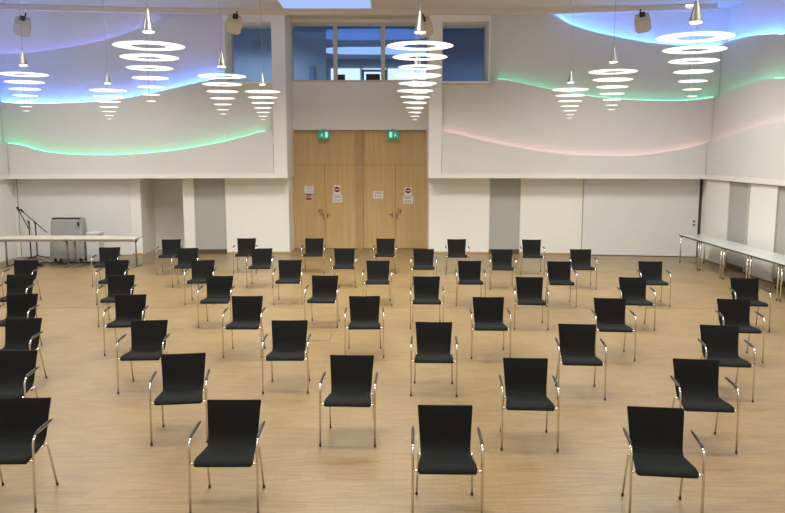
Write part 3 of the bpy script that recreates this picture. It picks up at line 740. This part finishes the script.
def trolley():
    Yp = 20.35
    x0, z1 = far(52.5, 217.8, Yp); x1, _ = far(84, 217.8, Yp); cx = (x0 + x1) / 2; h = (x1 - x0) / 2
    e = thing('covered_cart', (cx, Yp, 0), 'waist-high cart under a grey cover between the stands and the white box', 'cart')
    bm = bmesh.new(); pr = []
    for z, w, dd in ((.10, h * 1.10, .27), (.45, h * 1.08, .25), (.8, h * 1.03, .22), (z1 - .06, h * .98, .20), (z1, h * .93, .15)):
        ring = []
        for k in range(28):
            a = 2 * math.pi * k / 28; sx_ = math.copysign(abs(math.cos(a)) ** .35, math.cos(a)); sy_ = math.copysign(abs(math.sin(a)) ** .35, math.sin(a))
            wob = 1 + (.03 * math.sin(a * 9) if z < .7 else 0)
            ring.append(bm.verts.new((w * sx_ * wob, dd * sy_ * wob, z)))
        if pr:
            for k in range(28): bm.faces.new((pr[k], pr[(k + 1) % 28], ring[(k + 1) % 28], ring[k]))
        else: bm.faces.new(ring[::-1])
        pr = ring
    bm.faces.new(pr); link('cover', bm, 'cover', e, smooth=False)
    bm = bmesh.new(); tube(bm, [(-h * .85, -.18, z1 + .005), (h * .95, -.18, z1 + .005)], .016, 6); link('top_rail', bm, 'steel_dark', e)
    link('latch', box(h * .78, h * .88, -.24, -.20, z1 - .20, z1 - .09), 'black', e)
    for sx_ in (-1, 1):
        for sy in (-1, 1):
            bm = bmesh.new(); tube(bm, [(sx_ * h * .8 - .015, sy * .17, .05), (sx_ * h * .8 + .015, sy * .17, .05)], .05, 12); link('castor', bm, 'rubber', e)
trolley()
x0, z1 = far(88.5, 232, 20.4); x1 = far(101, 232, 20.4)[0]; cx = (x0 + x1) / 2
e = thing('storage_box', (cx, 20.4, 0), 'white upright box beside the grey covered cart', 'box')
link('box_body', box(x0 - cx, x1 - cx, -.2, .2, 0, z1 - .05), 'whitebox', e, bevel=.01); link('lid', box(x0 - cx - .01, x1 - cx + .01, -.21, .21, z1 - .05, z1), 'whitebox', e, bevel=.01)
bm = bmesh.new(); pts = []
for k in range(46):
    u = k / 45; pts.append((-9.9 + 2.9 * u + .1 * math.sin(k * 2.1), 19.80 + .07 * math.sin(k * 1.3) + .06 * math.cos(k * 3.1), .02 + .012 * (k % 2)))
tube(bm, smooth_pts(pts, 3), .014, 5)
tag(link('cable', bm, 'black', smooth=True), 'tangled black cable lying on the floor behind the cream tables', 'cable')
bm = bmesh.new(); pts = [(.0 + .28 * math.cos(k * .9) * (1 - k * .012), .16 * math.sin(k * .9), .018 + .006 * (k % 5)) for k in range(26)]
tube(bm, smooth_pts(pts, 3), .014, 5); c = link('coiled_cable', bm, 'black', smooth=True); c.location = (-9.35, 19.40, 0)
tag(c, 'coiled black cable on the floor at the foot of the microphone stands', 'cable')

# ------------------------------------------------------------------ floor joint and floor outlet
r = ray(200, 308); p = r * (-CAMZ / r.z)
struct(link('trim_6', box(XL + .2, XR - .2, p.y - .006, p.y + .006, 0, .002), 'kick'), 'thin joint across the parquet')
def fl(px, py): r = ray(px, py); return r * (-CAMZ / r.z)
a = fl(311, 334); b = fl(329, 340.5); cx, cy = (a.x + b.x) / 2, (a.y + b.y) / 2; hw, hd = abs(b.x - a.x) / 2, abs(a.y - b.y) / 2
e = thing('floor_outlet', (cx, cy, 0), 'flush square floor outlet lid among the chairs left of centre', 'floor outlet')
link('lid', box(-hw, hw, -hd, hd, 0, .003), 'parquet', e)
bm = bmesh.new(); bx(bm, -hw, hw, hd, hd + .012, 0, .004); bx(bm, hw, hw + .012, -hd, hd, 0, .004); bx(bm, -hw, hw, -hd - .012, -hd, 0, .004); bx(bm, -hw - .012, -hw, -hd, hd, 0, .004)
link('rim', bm, 'kick', e)

# ------------------------------------------------------------------ area lights added for the hall and upstairs room
def area(x, y, z, sx_, sy, e, col, rot=(0, 0, 0)):
    l = bpy.data.lights.new('added_area_light', 'AREA'); l.shape = 'RECTANGLE'; l.size = sx_; l.size_y = sy; l.spread = R(132 if rot == (0, 0, 0) else 180); l.energy = e; l.color = col
    o = bpy.data.objects.new('added_area_light', l); COL.objects.link(o); o.location = (x, y, z); o.rotation_euler = rot
for y, en in ((-3, 150), (2.5, 150), (8, 170), (13.5, 230), (17.3, 190)):
    for x in (-7, -1, 5):
        area(x, y, CZ - .05, 2.2, 1.2, en * 1.06, (1.0, .985, .90))  # unseen lights added to brighten the hall, no fixtures modelled
area(-1.5, 30.5, 7.1, 5, 4, 110, (.5, .68, 1.0))  # added fill for the upstairs room, no lamp modelled
area(-4.5, 24.8, 7.1, 3, 1, 110, (.6, .75, 1.0)); area(3.2, 25, 7.1, 3, 1, 60, (.5, .68, 1.0))  # more added fill, brightens the view through the left and right panes
w = bpy.data.worlds.new('world'); S.world = w; w.use_nodes = True
w.node_tree.nodes['Background'].inputs[0].default_value = (.05, .06, .08, 1); w.node_tree.nodes['Background'].inputs[1].default_value = .5

S.view_settings.view_transform = 'Standard'; S.view_settings.look = 'None'; S.view_settings.gamma = 1; S.view_settings.use_curve_mapping = False
S.view_settings.exposure = -0.05
S.cycles.use_denoising = True; S.cycles.max_bounces = 8; S.cycles.sample_clamp_indirect = 6
